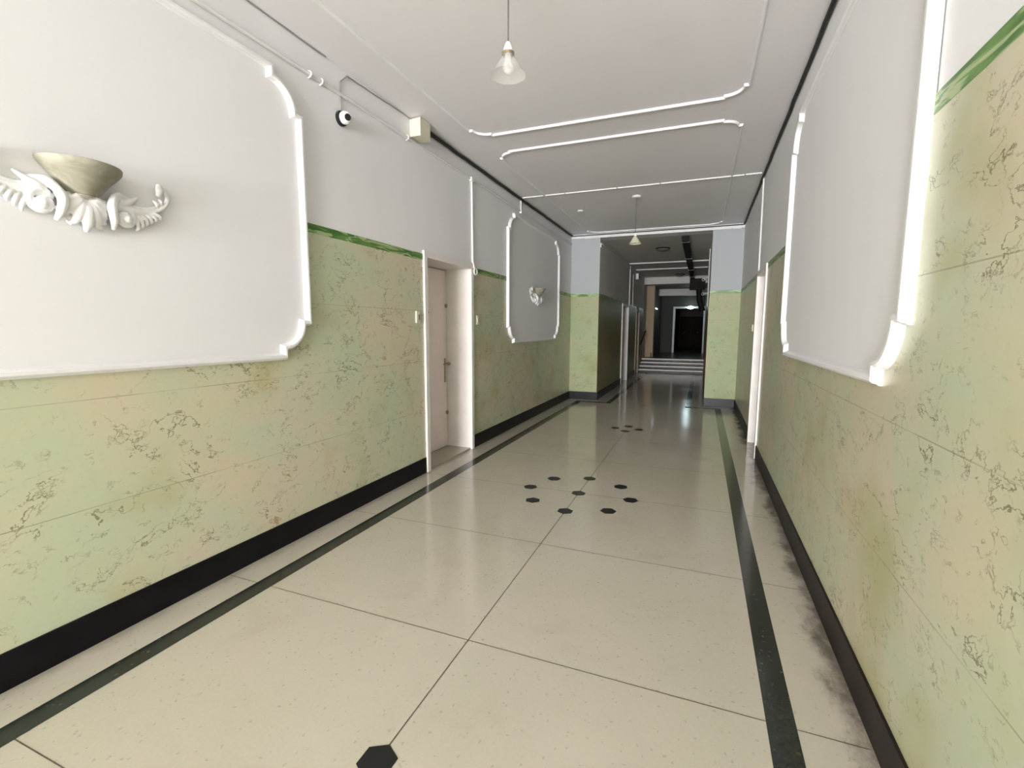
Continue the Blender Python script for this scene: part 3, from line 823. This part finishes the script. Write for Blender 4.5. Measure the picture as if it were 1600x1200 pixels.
# dark duct on the passage ceiling
t = empty('ceiling_duct', (-0.36, 9.7, ZN), 'dark square duct running along the passage ceiling and down at the stairs', 'duct')
bm = bmesh.new(); box(bm, -0.065, 0.065, 0, 8.2, -0.10, 0, 0, 0.008); new_obj('duct_run', bm, DARKM, t)
bm = bmesh.new(); box(bm, -0.075, 0.40, 7.20, 7.36, -0.46, -0.09, 0, 0.01); new_obj('duct_box', bm, DARKM, t)
bm = bmesh.new(); tube(bm, [(0.22, 7.28, -0.44), (0.25, 7.28, -0.8), (0.36, 7.28, -1.15)], 0.09, 12); new_obj('duct_drop', bm, DARKM, t, True)
for y_ in (0.12, 2.4, 4.7, 6.6):
    bm = bmesh.new(); box(bm, -0.080, 0.080, y_, y_ + 0.03, -0.112, 0, 0, 0.003); new_obj('bracket', bm, BLACKP, t)
# bullet cameras on right wall of passage
def bullet(y, z, pitch, label):
    t = empty('bullet_camera', (XNR - 0.002, y, z), label, 'security camera', 'bullet cameras in the passage')
    bm = bmesh.new(); tube(bm, [(0, 0, 0.02), (-0.03, 0, 0.018), (-0.07, -0.03, 0.0)], 0.010, 8)
    tube(bm, [(0.0, 0, 0.02), (-0.012, 0, 0.02)], 0.032, 14); new_obj('bracket', bm, WPLAS, t, True)
    bm = bmesh.new(); a = Vector((-0.05, 0.03, 0.01)); b = a + Vector((-0.07, -0.14, pitch))
    tube(bm, [a, b], 0.032, 14); new_obj('camera_body', bm, WPLAS, t, True)
    bm = bmesh.new(); d_ = (b - a).normalized(); tube(bm, [b, b + d_ * 0.004], 0.022, 14); new_obj('lens', bm, BLACKP, t, True)
bullet(11.9, 2.57, -0.06, 'upper white bullet camera on the right wall inside the passage')
bullet(12.6, 2.26, -0.02, 'lower white bullet camera on the right wall inside the passage')
conduit('drop_conduit', [(XNR - 0.012, 11.3, ZN - 0.02), (XNR - 0.012, 11.3, 1.9)], 0.012, WPLAS, 'thin white conduit down the right wall inside the passage by the cameras', 'conduit')
conduit('drop_conduit', [(XNL + 0.014, 13.38, ZN - 0.05), (XNL + 0.014, 13.38, 2.05)], 0.014, WPLAS, 'white conduit dropping to the first white door inside the passage', 'conduit')
conduit('drop_conduit', [(XNL + 0.012, 14.05, 2.95), (XNL + 0.012, 14.05, 2.02)], 0.010, TUBEP, 'fainter painted conduit further down the passage left wall', 'conduit')
conduit('wall_pipe', wavy((XNL + 0.012, YP + 0.03, 3.04), (XNL + 0.012, 15.9, 3.04), 12, 0.002, 9), 0.011, TUBEP, 'painted pipe high along the left wall inside the dark passage', 'pipe')
bm = bmesh.new(); box(bm, 0, 0.02, -0.02, 0.035, -0.035, 0.035, 0, 0.005); tube(bm, [(0.02, 0.0, 0.02), (0.045, -0.01, 0.03), (0.05, 0.02, 0.0)], 0.006, 6)
o = new_obj('pipe_elbow', bm, WPLAS); o.location = (XNL, YP + 0.04, 3.0); tag(o, 'small white pipe fitting at the top edge of the left pier', 'pipe elbow')
t = empty('junction_box', (XNL, 14.75, 2.96), 'small white box high on the passage left wall beyond the conduits', 'junction box')
bm = bmesh.new(); box(bm, 0, 0.07, -0.08, 0.08, -0.085, 0.085, 0, 0.006); new_obj('box_body', bm, WPLAS, t)
bm = bmesh.new(); box(bm, 0.07, 0.078, -0.083, 0.083, -0.088, 0.088, 0, 0.003); new_obj('box_lid', bm, WPLAS, t)
# brass corner guard on right pier
bm = bmesh.new(); box(bm, XNR - 0.008, XNR + 0.004, YP - 0.006, YP + 0.05, ZSK, 1.95, 0, 0.002)
tag(new_obj('corner_guard', bm, plain('yellowed_wood', (0.40, 0.31, 0.15), 0.4)), 'narrow yellowish corner strip on the edge of the right pier', 'corner guard')
# handrail by the stairs, left
t = empty('stair_handrail', (XNL, 15.9, 0), 'dark sloping handrail on the left wall beside the stairs', 'handrail')
bm = bmesh.new(); tube(bm, [(0.06, 0.0, 0.92), (0.06, 1.35, 1.34)], 0.024, 10); new_obj('rail', bm, DARKM, t, True)
for y_ in (0.1, 1.2):
    bm = bmesh.new(); tube(bm, [(0, y_, 0.92 + y_ * 0.31), (0.06, y_, 0.92 + y_ * 0.31)], 0.010, 8); new_obj('rail_bracket', bm, DARKM, t, True)

# lamps that are on, in the upper passage
t = empty('portal_lamp', (-0.47, 21.38, 2.31), 'bright bluish white lamp glowing above the far portal', 'lamp')
bm = bmesh.new(); box(bm, -0.10, 0.10, 0, 0.12, -0.02, 0.02, 0, 0.005); new_obj('lamp_base', bm, WPLAS, t)
bm = bmesh.new(); bmesh.ops.create_uvsphere(bm, u_segments=20, v_segments=12, radius=0.075, matrix=Matrix.Diagonal((1.7, 0.8, 0.8, 1)))
new_obj('lamp_globe', bm, GLOW, t, True)
t = empty('wall_tube_lamp', (-1.66, 18.7, 2.17), 'short white tube lamp glowing on the left wall past the stairs', 'wall lamp')
bm = bmesh.new(); box(bm, 0, 0.03, -0.32, 0.32, -0.02, 0.02, 0, 0.004); new_obj('lamp_base', bm, WPLAS, t)
bm = bmesh.new(); tube(bm, [(0.05, -0.30, 0), (0.05, 0.30, 0)], 0.022, 12); new_obj('lamp_tube', bm, emissive('tube_glow', (0.85, 0.95, 1.0), 2.5), t, True)
